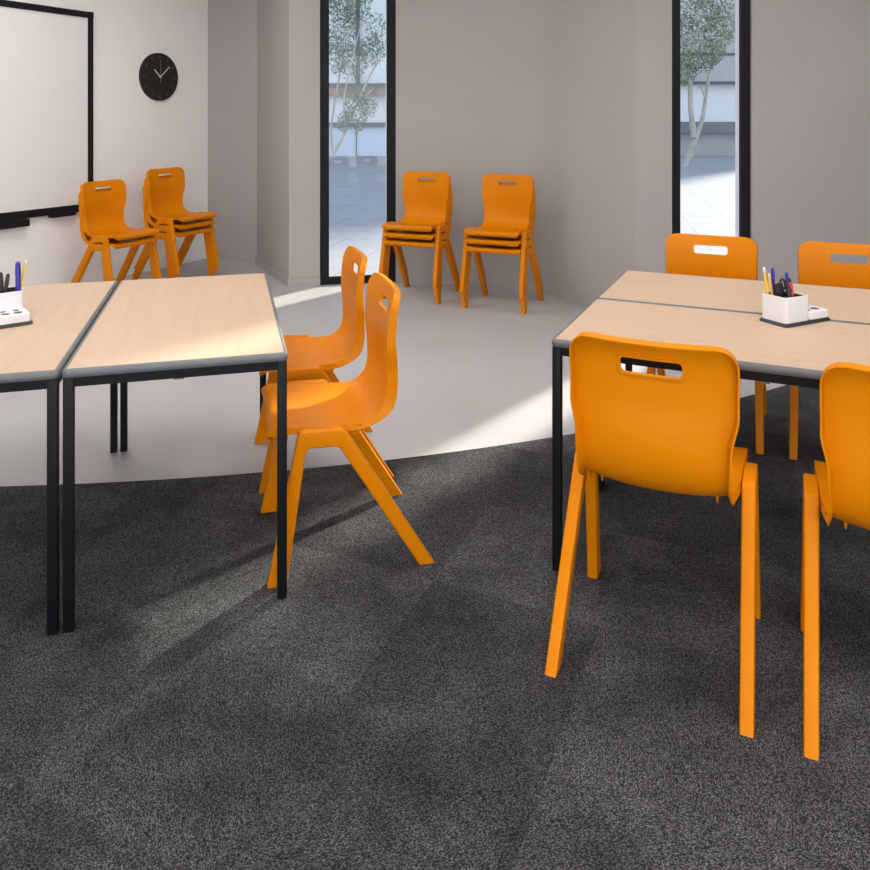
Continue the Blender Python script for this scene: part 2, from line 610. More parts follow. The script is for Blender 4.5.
table_a = make_table('maple-topped table with two orange chairs at its right side, sun on its near corner', (TA_O.x, TA_O.y, 0), TA_TH)
q = TA_O - uA * (TW + 0.004)
dup(table_a, (q.x, q.y, 0), TA_TH, 'maple-topped table cut by the left picture edge, carrying a white desk tidy')
q = TC_O + vC * TW
dup(table_a, (q.x, q.y, 0), TC_TH - math.pi / 2, 'maple-topped table directly behind the two nearest orange chairs')
q = TC_O + vC * (2 * TW + 0.005)
dup(table_a, (q.x, q.y, 0), TC_TH - math.pi / 2, 'maple-topped far table of the right pair, in front of the window-side chairs')


# ------------------------------------------------------------------ the one-piece chair
def resample(pts, n):
    """smooth 2-D profile as a dense polyline with arc length"""
    dense = catmull([Vector(p) for p in pts], n)
    s = [0.0]
    for i in range(1, len(dense)):
        s.append(s[-1] + (dense[i] - dense[i - 1]).length)
    return dense, s


def lerp_table(tab, x):
    if x <= tab[0][0]: return tab[0][1]
    for (x0, y0), (x1, y1) in zip(tab, tab[1:]):
        if x <= x1:
            t = (x - x0) / (x1 - x0)
            t = t * t * (3 - 2 * t)
            return y0 + (y1 - y0) * t
    return tab[-1][1]


PROF = [(0.232, 0.412), (0.243, 0.430), (0.240, 0.447), (0.221, 0.456), (0.15, 0.453), (0.06, 0.446), (-0.03, 0.445), (-0.080, 0.455),
        (-0.111, 0.483), (-0.125, 0.530), (-0.125, 0.60), (-0.121, 0.68), (-0.128, 0.765), (-0.138, 0.81), (-0.146, 0.840)]


def build_shell():
    dense, S = resample(PROF, 14)
    tot = S[-1]

    def at_s(s):
        for i in range(len(S) - 1):
            if s <= S[i + 1] + 1e-9:
                t = (s - S[i]) / (S[i + 1] - S[i])
                return dense[i].lerp(dense[i + 1], max(0, min(1, t)))
        return dense[-1]

    def s_of_z(z):
        for i in range(len(dense) - 1, 0, -1):
            if dense[i - 1].y <= z <= dense[i].y:
                return S[i - 1] + (S[i] - S[i - 1]) * (z - dense[i - 1].y) / (dense[i].y - dense[i - 1].y)

    zs0, zs1, rs, sx = 0.750, 0.793, 0.011, 0.075
    sa, sb = s_of_z(zs0), s_of_z(zs1)
    s_split = s_of_z(0.475)
    s_lip = 0.05
    s58, s50, s66, s46 = s_of_z(0.58), s_of_z(0.50), s_of_z(0.67), s_of_z(0.457)
    WT = [(0, 0.205), (s_lip, 0.207), (s46 * 0.62, 0.200), (s46, 0.184), (s50, 0.177), (s58, 0.179), (s66, 0.198), (sb, 0.201), (tot, 0.198)]
    CT = [(0, 0.004), (s_lip, 0.006), (s46 * 0.6, 0.014), (s46, 0.020), (s58, 0.030), (s66, 0.026), (tot, 0.020)]
    r_front, r_top = 0.035, 0.05
    EDGE = 0.0045
    rowS = [0, EDGE] + [r_front * (1 - math.cos(math.pi / 2 * k / 8)) for k in range(1, 8) if r_front * (1 - math.cos(math.pi / 2 * k / 8)) > EDGE * 1.25]
    rowS += [r_front + (s_split - r_front) * k / 16 for k in range(16)]
    rowS += [s_split + (sa - EDGE - s_split) * k / 18 for k in range(18)]
    rowS += [sa - EDGE, sa, sa + rs, sb - rs, sb, sb + EDGE]
    rest = tot - r_top
    if rest > sb + 2 * EDGE:
        rowS.append(rest)
    start = max(rest, sb + EDGE)
    for k in range(1, 10):
        s = tot - r_top * (1 - math.sin(math.pi / 2 * k / 10))
        if start + 0.003 < s < tot - EDGE * 1.25: rowS.append(s)
    rowS += [tot - EDGE, tot]
    colX = [0, sx * 0.45, sx - rs, sx, sx + EDGE]
    NC = 7
    cols = [-NC - 5 + i for i in range(2 * (NC + 5) + 1)]

    def x_of(c, hw):
        a = abs(c)
        if a <= 4: x = colX[a]
        elif a == NC + 5: x = hw
        else:
            t = (a - 4) / NC
            x = sx + EDGE + (hw - EDGE - sx - EDGE) * (1 - (1 - t) ** 1.3)
        return math.copysign(min(x, hw), c)

    bm = bmesh.new()
    grid = []
    srow = {}
    for s in rowS:
        p = at_s(s); p2 = at_s(min(tot, s + 0.003)); p1 = at_s(max(0, s - 0.003))
        d = (p2 - p1).normalized()
        nrm = Vector((-d.y, d.x))        # towards the sitter
        if s < 0.3 and nrm.y < 0 and s > 0.06: nrm = -nrm
        # profile runs front -> back -> up: sitter side is to the right of travel
        nrm = Vector((d.y, -d.x))
        hw = lerp_table(WT, s)
        hw_full = hw
        if s < r_front: hw -= r_front - math.sqrt(max(0, r_front ** 2 - (r_front - s) ** 2))
        e = tot - s
        if e < r_top: hw -= r_top - math.sqrt(max(0, r_top ** 2 - (r_top - e) ** 2))
        c = lerp_table(CT, s)
        row = []
        for k in cols:
            x = x_of(k, hw)
            off = -c * (1 - (abs(x) / hw_full) ** 2.2)
            v = bm.verts.new((x, p.x + nrm.x * off, p.y + nrm.y * off))
            row.append(v)
        grid.append((s, row))
    ia = rowS.index(sa)
    mid = len(cols) // 2
    slot_rows = range(ia, ia + 3)
    arcs = {}
    for i in range(len(grid) - 1):
        for j in range(len(cols) - 1):
            a, b = cols[j], cols[j + 1]
            q = [grid[i][1][j], grid[i][1][j + 1], grid[i + 1][1][j + 1], grid[i + 1][1][j]]
            if i in slot_rows and -3 <= a and b <= 3:
                corner = (i in (ia, ia + 2)) and (a == -3 or b == 3)
                if not corner: continue
                oi = 0 if i == ia else 1
                oj = 0 if a == -3 else 1
                order = {(0, 0): 0, (0, 1): 1, (1, 1): 2, (1, 0): 3}[(oi, oj)]
                o_ = q[order]; n1 = q[(order + 1) % 4]; opp = q[(order + 2) % 4]; n2 = q[(order + 3) % 4]
                mv = bm.verts.new(opp.co.lerp(o_.co, 0.707))
                bm.faces.new((o_, n1, mv, n2))
                continue
            bm.faces.new(q)
    for v in [v for v in bm.verts if not v.link_faces]: bm.verts.remove(v)
    bmesh.ops.remove_doubles(bm, verts=bm.verts[:], dist=0.0002)
    bmesh.ops.recalc_face_normals(bm, faces=bm.faces[:])
    # normals must face the sitter
    f0 = max(bm.faces, key=lambda f: f.calc_center_median().z * 0 - abs(f.calc_center_median().y - 0.1) - abs(f.calc_center_median().x))
    if f0.normal.z < 0:
        for f in bm.faces: f.normal_flip()
    bm.normal_update()
    bverts = set(v for v in bm.verts if any(e.is_boundary for e in v.link_edges))
    ringset = set(f for f in bm.faces if any(v in bverts for v in f.verts))
    TH_ = 0.0045
    flt = [(0.42, 0.020), (0.452, 0.022), (0.49, 0.034), (0.60, 0.033), (0.72, 0.027), (0.84, 0.022)]
    FLZ = lambda c: 0.020 if c.y > 0 else (0.010 if abs(c.x) < 0.085 and c.z < 0.815 else lerp_table(flt, c.z))
    nv = {v: v.normal.copy() for v in bm.verts}
    co = {v: v.co.copy() for v in bm.verts}
    deep = {}; back = {}
    faces = [f for f in bm.faces]
    bed = [e for e in bm.edges if e.is_boundary]
    bed = [(e.verts[0], e.verts[1], e.link_faces[0]) for e in bed]
    for f in faces:
        for v in f.verts:
            if f in ringset:
                if v not in deep: deep[v] = bm.verts.new(co[v] - nv[v] * FLZ(co[v]))
            if v not in bverts and v not in back:
                back[v] = bm.verts.new(co[v] - nv[v] * TH_)
    walls = [(e.verts[0], e.verts[1]) for e in bm.edges if len(e.link_faces) == 2 and (e.link_faces[0] in ringset) != (e.link_faces[1] in ringset)]
    for f in faces:
        vs_ = list(f.verts)
        if f in ringset:
            bm.faces.new([deep[v] for v in reversed(vs_)])
        else:
            bm.faces.new([back[v] for v in reversed(vs_)])
    for a, b, f in bed:
        bm.faces.new((a, b, deep[b], deep[a]))
    for a, b in walls:
        bm.faces.new((deep[a], deep[b], back[b], back[a]))
    bmesh.ops.recalc_face_normals(bm, faces=bm.faces[:])
    me = bpy.data.meshes.new('shell_tmp')
    bm.to_mesh(me); bm.free()
    for p in me.polygons: p.use_smooth = True
    me.set_sharp_from_angle(angle=math.radians(42))
    return me


def split_mesh(me, test, names):
    """two meshes out of one, keeping the shading of the whole across the joint"""
    cn = [Vector(c.vector) for c in me.corner_normals]
    out = []
    for want, nm in ((True, names[0]), (False, names[1])):
        vmap = {}; verts = []; faces = []; nrm = []
        for p in me.polygons:
            if test(p.center) != want: continue
            f = []
            for li in p.loop_indices:
                vi = me.loops[li].vertex_index
                if vi not in vmap:
                    vmap[vi] = len(verts); verts.append(me.vertices[vi].co[:])
                f.append(vmap[vi]); nrm.append(cn[li])
            faces.append(f)
        m = bpy.data.meshes.new(nm)
        m.from_pydata(verts, [], faces)
        for p in m.polygons: p.use_smooth = True
        m.normals_split_custom_set(nrm)
        out.append(m)
    return out


def side_frame(sgn):
    """inverted-V side: bracket and two sloping legs as one moulding, cut afterwards"""
    pts = [(0.2455, 0.0), (0.156, 0.435), (0.152, 0.446), (0.140, 0.451), (0.026, 0.448), (0.016, 0.444), (0.008, 0.434),
           (-0.2655, 0.0), (-0.217, 0.0), (0.026, 0.382), (0.034, 0.391), (0.046, 0.395), (0.116, 0.397), (0.127, 0.393), (0.133, 0.383), (0.190, 0.0)]

    def lat(z, side):
        t = z / 0.45
        return (0.2105 - 0.009 * t) if side == 0 else (0.242 - 0.006 * t)
    bm = bmesh.new()
    A = [bm.verts.new((sgn * lat(z, 0), y, z)) for y, z in pts]
    B = [bm.verts.new((sgn * lat(z, 1), y, z)) for y, z in pts]
    fa = bm.faces.new(A); fb = bm.faces.new(B[::-1])
    n = len(pts)
    for i in range(n):
        bm.faces.new((A[i], A[(i + 1) % n], B[(i + 1) % n], B[i]))
    bmesh.ops.recalc_face_normals(bm, faces=bm.faces[:])
    es = [e for e in fb.edges] + [e for e in fa.edges]
    bmesh.ops.bevel(bm, geom=es, offset=0.006, segments=3, affect='EDGES', profile=0.5)
    bmesh.ops.bisect_plane(bm, geom=bm.verts[:] + bm.edges[:] + bm.faces[:], plane_co=(0, 0, 0.372), plane_no=(0, 0, 1))
    bmesh.ops.triangulate(bm, faces=[f for f in bm.faces if len(f.verts) > 4])
    out = []
    for key in ('bracket', 'front', 'rear'):
        b2 = bm.copy()
        kill = []
        for f in b2.faces:
            c = f.calc_center_median()
            k = 'bracket' if c.z > 0.372 else ('front' if c.y > 0.08 else 'rear')
            if k != key: kill.append(f)
        bmesh.ops.delete(b2, geom=kill, context='FACES')
        out.append(b2)
    bm.free()
    return out


def make_chair():
    t = thing('classroom_chair', 'x', 'chair')
    shell = build_shell()
    seat, back = split_mesh(shell, lambda c: c.z < 0.476 and c.y > -0.2, ('seat', 'backrest'))
    seat_o = link_mesh('seat', seat, M['orange'], t)
    link_mesh('backrest', back, M['orange'], t)
    for sgn in (-1, 1):
        br, fr, re = side_frame(sgn)
        obj('leg_bracket', br, M['orange'], t, 35)
        obj('leg', fr, M['orange'], t, 35)
        obj('leg', re, M['orange'], t, 35)
    # moulded ribs under the rear of the seat
    for x, wd, tip in ((-0.184, 0.018, 0.404), (0.184, 0.018, 0.404), (-0.147, 0.010, 0.404), (0.147, 0.010, 0.404)):
        bm = bmesh.new()
        y0, y1 = -0.045, 0.05
        zt = 0.434 if abs(x) > 0.15 else 0.427
        vs_ = [(x - wd / 2, y0, zt + 0.008), (x + wd / 2, y0, zt + 0.008), (x + 0.0015, y0 + 0.012, tip), (x - 0.0015, y0 + 0.012, tip),
               (x - wd / 2, y1, zt - 0.004), (x + wd / 2, y1, zt - 0.004), (x + 0.0015, y1 - 0.01, tip + 0.01), (x - 0.0015, y1 - 0.01, tip + 0.01)]
        V = [bm.verts.new(v) for v in vs_]
        for f in ((0, 1, 2, 3), (7, 6, 5, 4), (0, 4, 5, 1), (1, 5, 6, 2), (2, 6, 7, 3), (3, 7, 4, 0)):
            bm.faces.new([V[i] for i in f])
        obj('rib', bm, M['orange'], seat_o)
    return t


chair0 = make_chair()
used = []


def place_chair(x, y, face, label, group, z=0.0):
    """face: direction the sitter looks"""
    rz = math.atan2(face[1], face[0]) - math.pi / 2
    if not used:
        used.append(1)
        chair0.location = (x, y, z); chair0.rotation_euler = (0, 0, rz)
        return tag(chair0, label, 'chair', group)
    return dup(chair0, (x, y, z), rz, label, group)


GT = 'orange chairs set at the tables'
place_chair(-0.3183, 2.5803, (-uA.x, -uA.y), 'orange plastic chair with sunlit seat, nearer of the two at the left table', GT)
q = Vector((-0.3183, 2.5803)) + vA * 0.602
place_chair(q.x, q.y, (-uA.x, -uA.y), 'orange plastic chair seen side-on behind its sunlit neighbour at the left table', GT)
G_ = Vector((0.5972, 2.0789)) + uC * 0.006 - vC * 0.005
place_chair(G_.x, G_.y, (vC.x, vC.y), 'nearest whole orange chair, its back to us in front of right tables', GT)
q = G_ + uC * 0.583 - vC * 0.008
place_chair(q.x, q.y, (vC.x, vC.y), 'orange chair with its back to us, cut off by the right picture edge', GT)
I_ = Vector((1.2362, 3.5217))
place_chair(I_.x, I_.y, (-vC.x, -vC.y), 'orange chair facing us across right tables, in front of the window', GT)
q = I_ + uC * 0.578
place_chair(q.x, q.y, (-vC.x, -vC.y), 'orange chair facing us behind the desk tidy, partly cut by right edge', GT)


def stack(x, y, face, n, where, group):
    f = Vector(face).normalized()
    names = {2: ('bottom', 'top'), 3: ('bottom', 'middle', 'top')}[n]
    for k in range(n):
        p = Vector((x, y)) + f * 0.022 * k
        place_chair(p.x, p.y, f, '%s orange chair of the %s' % (names[k], where), group, z=0.064 * k)


GS = 'stacked orange chairs'
stack(-0.108, 6.122, (-0.375, -0.927), 3, 'three-high stack next to the tall window on the curved wall', GS)
stack(0.5114, 5.8176, (-0.399, -0.917), 3, 'three-high stack standing alone against the curved grey wall', GS)
stack(-2.50, 6.06, LWN, 2, 'two-high stack beside the whiteboard edge', GS)
stack(-2.225, 6.63, LWN, 3, 'three-high stack below the wall clock', GS)

# ------------------------------------------------------------------ whiteboard and clock on the left wall
WANG = math.atan2(-LWD.y, -LWD.x)     # local +x runs along the wall towards the back corner


def on_left_wall(s, z, off=0.0):
    p = LW0 + LWD * s + LWN * off
    return (p.x, p.y, z)


wb = thing('whiteboard', 'black framed whiteboard mounted on the white left wall', 'whiteboard', on_left_wall(1.368, 0), WANG)
# local: x towards corner, y into the wall (negative y = into room)
BL, B0, B1 = 2.9, 0.622, 2.280
box_obj('board_panel', (-BL + 0.04, -0.04, -0.022, -0.002, B0 + 0.04, B1 - 0.04), M['board'], wb)
bm = bmesh.new()
add_box(bm, -BL, 0, -0.035, -0.001, B1 - 0.05, B1)
add_box(bm, -BL, 0, -0.035, -0.001, B0, B0 + 0.06)
add_box(bm, -0.045, 0, -0.035, -0.001, B0 + 0.06, B1 - 0.05)
add_box(bm, -BL, -BL + 0.045, -0.035, -0.001, B0 + 0.06, B1 - 0.05)
obj('board_frame', bm, M['frame_black'], wb)
box_obj('corner_cap', (-0.050, 0.003, -0.038, -0.001, B1 - 0.052, B1 + 0.003), M['frame_black'], wb, 0.004)
box_obj('corner_cap', (-0.050, 0.003, -0.038, -0.001, B0 - 0.003, B0 + 0.062), M['frame_black'], wb, 0.004)
box_obj('pen_tray', (-1.55, -0.60, -0.075, -0.001, B0 - 0.058, B0 - 0.0005), M['frame_black'], wb, 0.008)
box_obj('control_box', (-0.40, -0.18, -0.055, -0.001, B0 - 0.022, B0 + 0.02), M['frame_black'], wb, 0.006)

R_CL = 0.2205
ck = thing('wall_clock', 'round black wall clock with white hands on the white wall', 'clock', on_left_wall(0.6415, 1.775), WANG)


def disc(bm, r, y0, y1, n=64, r2=None):
    r2 = r2 or r
    a = [bm.verts.new((r * math.cos(2 * math.pi * k / n), y0, r * math.sin(2 * math.pi * k / n))) for k in range(n)]
    b = [bm.verts.new((r2 * math.cos(2 * math.pi * k / n), y1, r2 * math.sin(2 * math.pi * k / n))) for k in range(n)]
    bm.faces.new(a); bm.faces.new(b[::-1])
    for k in range(n):
        bm.faces.new((a[k], a[(k + 1) % n], b[(k + 1) % n], b[k]))


bm = bmesh.new()
disc(bm, R_CL, -0.028, -0.001)
bevel_all(bm, 0.005, 2, 1.0)
obj('clock_body', bm, M['clock_face'], ck, 40)
bm = bmesh.new()
for k in range(12):
    add_box(bm, -0.004, 0.004, -0.0295, -0.027, 0.172, 0.198, Matrix.Rotation(math.radians(30 * k), 4, 'Y'))
obj('hour_marks', bm, M['tick'], ck)


def hand(name, deg, l0, l1, wd, y, mat):
    bm = bmesh.new()
    m = Matrix.Rotation(math.radians(deg), 4, 'Y')
    V = [bm.verts.new(m @ Vector(c)) for c in ((-wd, y, l0), (wd, y, l0), (wd * 0.7, y, l1), (-wd * 0.7, y, l1),
                                              (-wd, y + 0.002, l0), (wd, y + 0.002, l0), (wd * 0.7, y + 0.002, l1), (-wd * 0.7, y + 0.002, l1))]
    for f in ((0, 1, 2, 3), (7, 6, 5, 4), (0, 4, 5, 1), (1, 5, 6, 2), (2, 6, 7, 3), (3, 7, 4, 0)):
        bm.faces.new([V[i] for i in f])
    return obj(name, bm, mat, ck)


hand('hour_hand', -47, -0.01, 0.095, 0.006, -0.033, M['hand'])
hand('minute_hand', 48, -0.01, 0.145, 0.005, -0.036, M['hand'])
hand('second_hand', 0, -0.05, 0.155, 0.0028, -0.039, M['gold'])
bm = bmesh.new()
disc(bm, 0.009, -0.041, -0.027, 20)
obj('hub', bm, M['hand'], ck)


# ------------------------------------------------------------------ desk tidies
def rrect(x0, x1, y0, y1, r, n=4):
    pts = []
    for cx, cy, a in ((x1 - r, y0 + r, 270), (x1 - r, y1 - r, 0), (x0 + r, y1 - r, 90), (x0 + r, y0 + r, 180)):
        for k in range(n + 1):
            t = math.radians(a + 90 * k / n)
            pts.append((cx + r * math.cos(t), cy + r * math.sin(t)))
    return pts


def loft(bm, loops):
    R = [[bm.verts.new(p) for p in L] for L in loops]
    for A, B in zip(R, R[1:]):
        n = len(A)
        for k in range(n):
            bm.faces.new((A[k], A[(k + 1) % n], B[(k + 1) % n], B[k]))
    return R


TIDY_L, TIDY_W, CUP_L, CUP_H, LOW_H = 0.212, 0.100, 0.115, 0.094, 0.036


def make_tidy(label):
    t = thing('desk_tidy', label, 'desk organiser', (0, 0, 0), 0, 'desk tidies')
    bm = bmesh.new()
    loft_l = lambda g, z: [(x, y, z) for x, y in rrect(-g, TIDY_L + g, -g, TIDY_W + g, 0.014)]
    R = loft(bm, [loft_l(0.006, 0.0), loft_l(0.007, 0.003), loft_l(0.002, 0.011)])
    bm.faces.new(R[0][::-1]); bm.faces.new(R[-1])
    obj('base', bm, M['black_plastic'], t, 40)
    # open cup
    c = lambda g, z: [(x, y, z) for x, y in rrect(g, CUP_L - g, g, TIDY_W - g, max(0.014 - g, 0.003))]
    bm = bmesh.new()
    R = loft(bm, [c(0.0, 0.0105), c(0.0, CUP_H - 0.001), c(0.001, CUP_H), c(0.003, CUP_H), c(0.0035, CUP_H - 0.001), c(0.0035, 0.016)])
    bm.faces.new(R[0][::-1]); bm.faces.new(R[-1])
    obj('cup', bm, M['white_plastic'], t, 40)
    c = lambda g, z: [(x, y, z) for x, y in rrect(g, CUP_L - g, g, TIDY_W - g, 0.009)]
    bm = bmesh.new()
    R = loft(bm, [c(0.0037, CUP_H - 0.006), c(0.0050, CUP_H - 0.0055), c(0.0052, 0.0185), c(0.0038, 0.0170)])
    bm.faces.new(R[2])
    obj('cup_liner', bm, M['black_plastic'], t, 40)
    # low tray
    c = lambda g, z: [(x, y, z) for x, y in rrect(CUP_L + 0.0005 + g * 0, TIDY_L - g, g, TIDY_W - g, 0.012)]
    bm = bmesh.new()
    R = loft(bm, [c(0.0, 0.0105), c(0.0, LOW_H - 0.002), c(0.002, LOW_H)])
    bm.faces.new(R[0][::-1]); bm.faces.new(R[-1])
    obj('tray', bm, M['white_plastic'], t, 40)
    for x, y, r in ((CUP_L + 0.062, 0.068, 0.014), (CUP_L + 0.062, 0.030, 0.014), (CUP_L + 0.024, 0.070, 0.010), (CUP_L + 0.024, 0.030, 0.010)):
        bm = bmesh.new()
        a = [bm.verts.new((x + r * math.cos(2 * math.pi * k / 20), y + r * math.sin(2 * math.pi * k / 20), LOW_H + 0.0004)) for k in range(20)]
        b = [bm.verts.new((x + r * 0.96 * math.cos(2 * math.pi * k / 20), y + r * 0.96 * math.sin(2 * math.pi * k / 20), LOW_H - 0.0012)) for k in range(20)]
        bm.faces.new(a); bm.faces.new(b[::-1])
        for k in range(20):
            bm.faces.new((a[k], b[k], b[(k + 1) % 20], a[(k + 1) % 20]))
        obj('well', bm, M['black_plastic'], t)
    return t


def stick(name, cat, label, root_m, base, tip, parts, group=None):
    """a pen or pencil standing in a cup; parts = [(part name, material, from 0..1, to, r0, r1)]"""
    p0 = root_m @ Vector(base); p1 = root_m @ Vector(tip)
    d = p1 - p0
    t = bpy.data.objects.new(name, None)
    t.empty_display_size = 0.03
    COL.objects.link(t)
    t.location = p0
    tag(t, label, cat, group)
    for nm, mat, a, b, r0, r1 in parts:
        bm = bmesh.new()
        tube(bm, [d * a, d * b], [r0, r1], 10)
        obj(nm, bm, mat, t, 50)
    return t


def pencil(label, m, base, tip):
    return stick('pencil', 'pencil', label, m, base, tip, [('barrel', M['yellow'], 0, 0.9, 0.0042, 0.0042), ('ferrule', M['steel'], 0.9, 0.95, 0.0044, 0.0044), ('eraser', M['rubber'], 0.95, 1.0, 0.0042, 0.0038)])


def pen(label, m, base, tip, mat, r=0.0058):
    return stick('pen', 'pen', label, m, base, tip, [('barrel', mat, 0, 0.72, r, r), ('cap', mat, 0.72, 0.97, r * 1.12, r * 0.95), ('cap_end', M['black_plastic'] if mat is M['black_plastic'] else mat, 0.97, 1.0, r * 0.7, r * 0.6)])


def scissors(label, m, base, tip, spread=0.016):
    p0 = m @ Vector(base); p1 = m @ Vector(tip)
    d = (p1 - p0)
    t = bpy.data.objects.new('scissors', None)
    t.empty_display_size = 0.03
    COL.objects.link(t)
    t.location = p0
    tag(t, label, 'scissors')
    ax = d.normalized()
    sd = (m.to_3x3() @ Vector((1, 0, 0))).normalized()
    sd = (sd - ax * sd.dot(ax)).normalized()
    for s in (-1, 1):
        bm = bmesh.new()
        c = d - ax * 0.022 + sd * s * spread
        ring = [c + sd * 0.012 * math.cos(2 * math.pi * k / 20) + ax * 0.02 * math.sin(2 * math.pi * k / 20) for k in range(21)]
        tube(bm, ring, 0.0034, 8)
        tube(bm, [d * 0.45, d - ax * 0.045 + sd * s * spread * 0.6], [0.004, 0.0045], 8)
        obj('handle', bm, M['black_plastic'], t, 60)
        bm = bmesh.new()
        tube(bm, [sd * s * 0.001, d * 0.5 + sd * s * 0.002], [0.0015, 0.005], 8)
        obj('blade', bm, M['steel'], t, 60)
    return t


tidy_r = make_tidy('white desk tidy with pencils and scissors on the seam of the right tables')
# right: long axis runs from the front-left corner to the right
ang = math.atan2(0.0952, 0.1856)
F_ = Vector((1.1316, 2.501)) + Vector((math.cos(ang) - math.sin(ang), math.sin(ang) + math.cos(ang))) * 0.006
tidy_r.location = (F_.x, F_.y, TH); tidy_r.rotation_euler = (0, 0, ang)
MR = Matrix.Translation((F_.x, F_.y, TH)) @ Matrix.Rotation(ang, 4, 'Z')
pencil('yellow pencil leaning at the outer corner of the right desk tidy', MR, (0.018, 0.074, 0.022), (0.000, 0.086, 0.181))
pencil('shorter yellow pencil leaning beside the taller one, right desk tidy', MR, (0.030, 0.066, 0.022), (0.010, 0.074, 0.160))
pen('tall blue pen standing behind the black eraser in the right desk tidy', MR, (0.044, 0.078, 0.022), (0.034, 0.080, 0.176), M['blue'])
pen('blue pen standing between the scissor loops in the right desk tidy', MR, (0.050, 0.030, 0.022), (0.080, 0.062, 0.160), M['blue'])
pen('red pen at the tray side of the right desk tidy', MR, (0.066, 0.024, 0.022), (0.060, 0.030, 0.134), M['red'], 0.0065)
er = thing('board_eraser', 'black slab eraser upright among the pens of the right desk tidy', 'eraser', MR @ Vector((0.034, 0.046, 0.065)), ang)
bm = bmesh.new(); add_box(bm, -0.014, 0.014, -0.007, 0.007, 0, 0.070, Matrix.Rotation(math.radians(-10), 4, 'Y')); bevel_all(bm, 0.003)
obj('felt', bm, M['black_plastic'], er, 40)
scissors('black-handled scissors standing in the right desk tidy', MR, (0.058, 0.046, 0.026), (0.058, 0.050, 0.146), 0.014)
er2 = thing('marker', 'thick black marker standing in front of the red pen, right desk tidy', 'marker', MR @ Vector((0.050, 0.026, 0.020)), ang)
bm = bmesh.new(); tube(bm, [(0, 0, 0), (-0.002, 0.002, 0.094), (-0.002, 0.002, 0.102)], [0.009, 0.009, 0.006], 12); obj('barrel', bm, M['black_plastic'], er2, 50)

# left: long axis runs away from the camera, tray nearest
R_ = Vector((-1.328, 2.5540))
lx = Vector((-0.63, 0.77)).normalized()
end = R_ + lx * TIDY_L
ang2 = math.atan2(-lx.y, -lx.x)       # cup at local x = 0 (far end), tray near the camera
rot2 = Matrix.Rotation(ang2, 4, 'Z')
org = Vector((end.x, end.y, TH)) - (rot2 @ Vector((0, TIDY_W, 0)))
chk = rot2 @ Vector((0, 1, 0))
if chk.x < 0:
    org = Vector((end.x, end.y, TH))
dup(tidy_r, tuple(org), ang2, 'white desk tidy at the left picture edge, its round wells towards us')
ML = Matrix.Translation(org) @ rot2
near_y = TIDY_W if chk.x > 0 else 0.0
sg = -1 if chk.x > 0 else 1


def lp(along, across, z):
    """point in the left tidy: along from the cup's far end, across from its right side"""
    return (along, near_y + sg * across, z)


pen('thick blue marker pen in the left desk tidy', ML, lp(0.080, 0.012, 0.022), lp(0.072, 0.012, 0.186), M['blue'], 0.0085)
pencil('yellow pencil leaning right out of the left desk tidy', ML, lp(0.060, 0.020, 0.022), lp(0.050, -0.020, 0.186))
pen('short black pen leaning right in the left desk tidy', ML, lp(0.080, 0.062, 0.02), lp(0.076, 0.042, 0.150), M['black_plastic'], 0.0062)
pen('black pen at the very edge of the picture in the left desk tidy', ML, lp(0.078, 0.058, 0.02), lp(0.080, 0.066, 0.158), M['black_plastic'], 0.0068)

# ------------------------------------------------------------------ outside
bm = bmesh.new()
add_box(bm, -60, 80, 6.9, 120, -0.3, -0.06)
add_box(bm, 1.6, 12, 5.75, 6.9, -0.3, -0.06)
tag(obj('ground', bm, M['paving']), kind='structure')


def facade(root, name, x0, x1, y0, y1, z0, z1, mat):
    return box_obj(name, (x0, x1, y0, y1, z0, z1), M[mat], root)


b1_ = thing('office_building', 'pale glazed building across the courtyard beyond the left window', 'building', (-5, 30.5, -0.06))
facade(b1_, 'wall', -16, 13.5, 0.3, 9, -0.02, 10.0, 'facade_pale')
facade(b1_, 'glazing_band', -16, 13.5, 0.1, 0.3, 0.0, 1.14, 'facade_glass')
facade(b1_, 'rail', -16, 13.5, 0.0, 0.3, 1.14, 1.32, 'facade_dark')
facade(b1_, 'brick_band', -16, 13.5, 0.0, 0.3, 2.36, 2.76, 'facade_brown')
facade(b1_, 'ledge', -16, 13.5, -0.15, 0.3, 2.76, 2.86, 'facade_dark')
for x in (-14.2, -9.4, -4.6, 0.2, 1.95, 6.7):
    facade(b1_, 'mullion', x - 0.07, x + 0.07, 0.04, 0.3, 2.86, 10.0, 'facade_dark')
for x in (-12, -8, -4, 0.2, 1.9, 4.5):
    facade(b1_, 'joint', x - 0.02, x + 0.02, 0.07, 0.1, 0.0, 1.14, 'facade_dark')

b2_ = thing('concrete_building', 'low grey concrete building across the courtyard beyond the right window', 'building', (18, 30.5, -0.06))
facade(b2_, 'base_wall', -9.5, 14, 0.3, 9, -0.0, 0.92, 'facade_concrete')
facade(b2_, 'ledge', -9.5, 14, 0.0, 9, 0.92, 1.35, 'facade_ledge')
facade(b2_, 'window_band', -9.5, 14, 0.5, 9, 1.35, 2.84, 'facade_pale')
facade(b2_, 'lintel', -9.5, 14, 0.2, 9, 2.84, 2.95, 'facade_dark')
facade(b2_, 'upper_wall', -9.5, 14, 0.3, 9, 2.95, 4.72, 'facade_concrete')
facade(b2_, 'tower', -2.7, 4.6, 9.0, 20, -0.02, 22.0, 'facade_concrete')  # unseen block, added to cast shade on the courtyard paving
for k in range(5):
    facade(b2_, 'tower_window_band', -2.5, 4.4, 8.9, 9.0, 6.5 + 3.1 * k, 8.2 + 3.1 * k, 'facade_dark')  # bands on the added shade block
facade(b2_, 'joint', -9.5, 14, 0.26, 0.3, 3.98, 4.08, 'facade_dark')


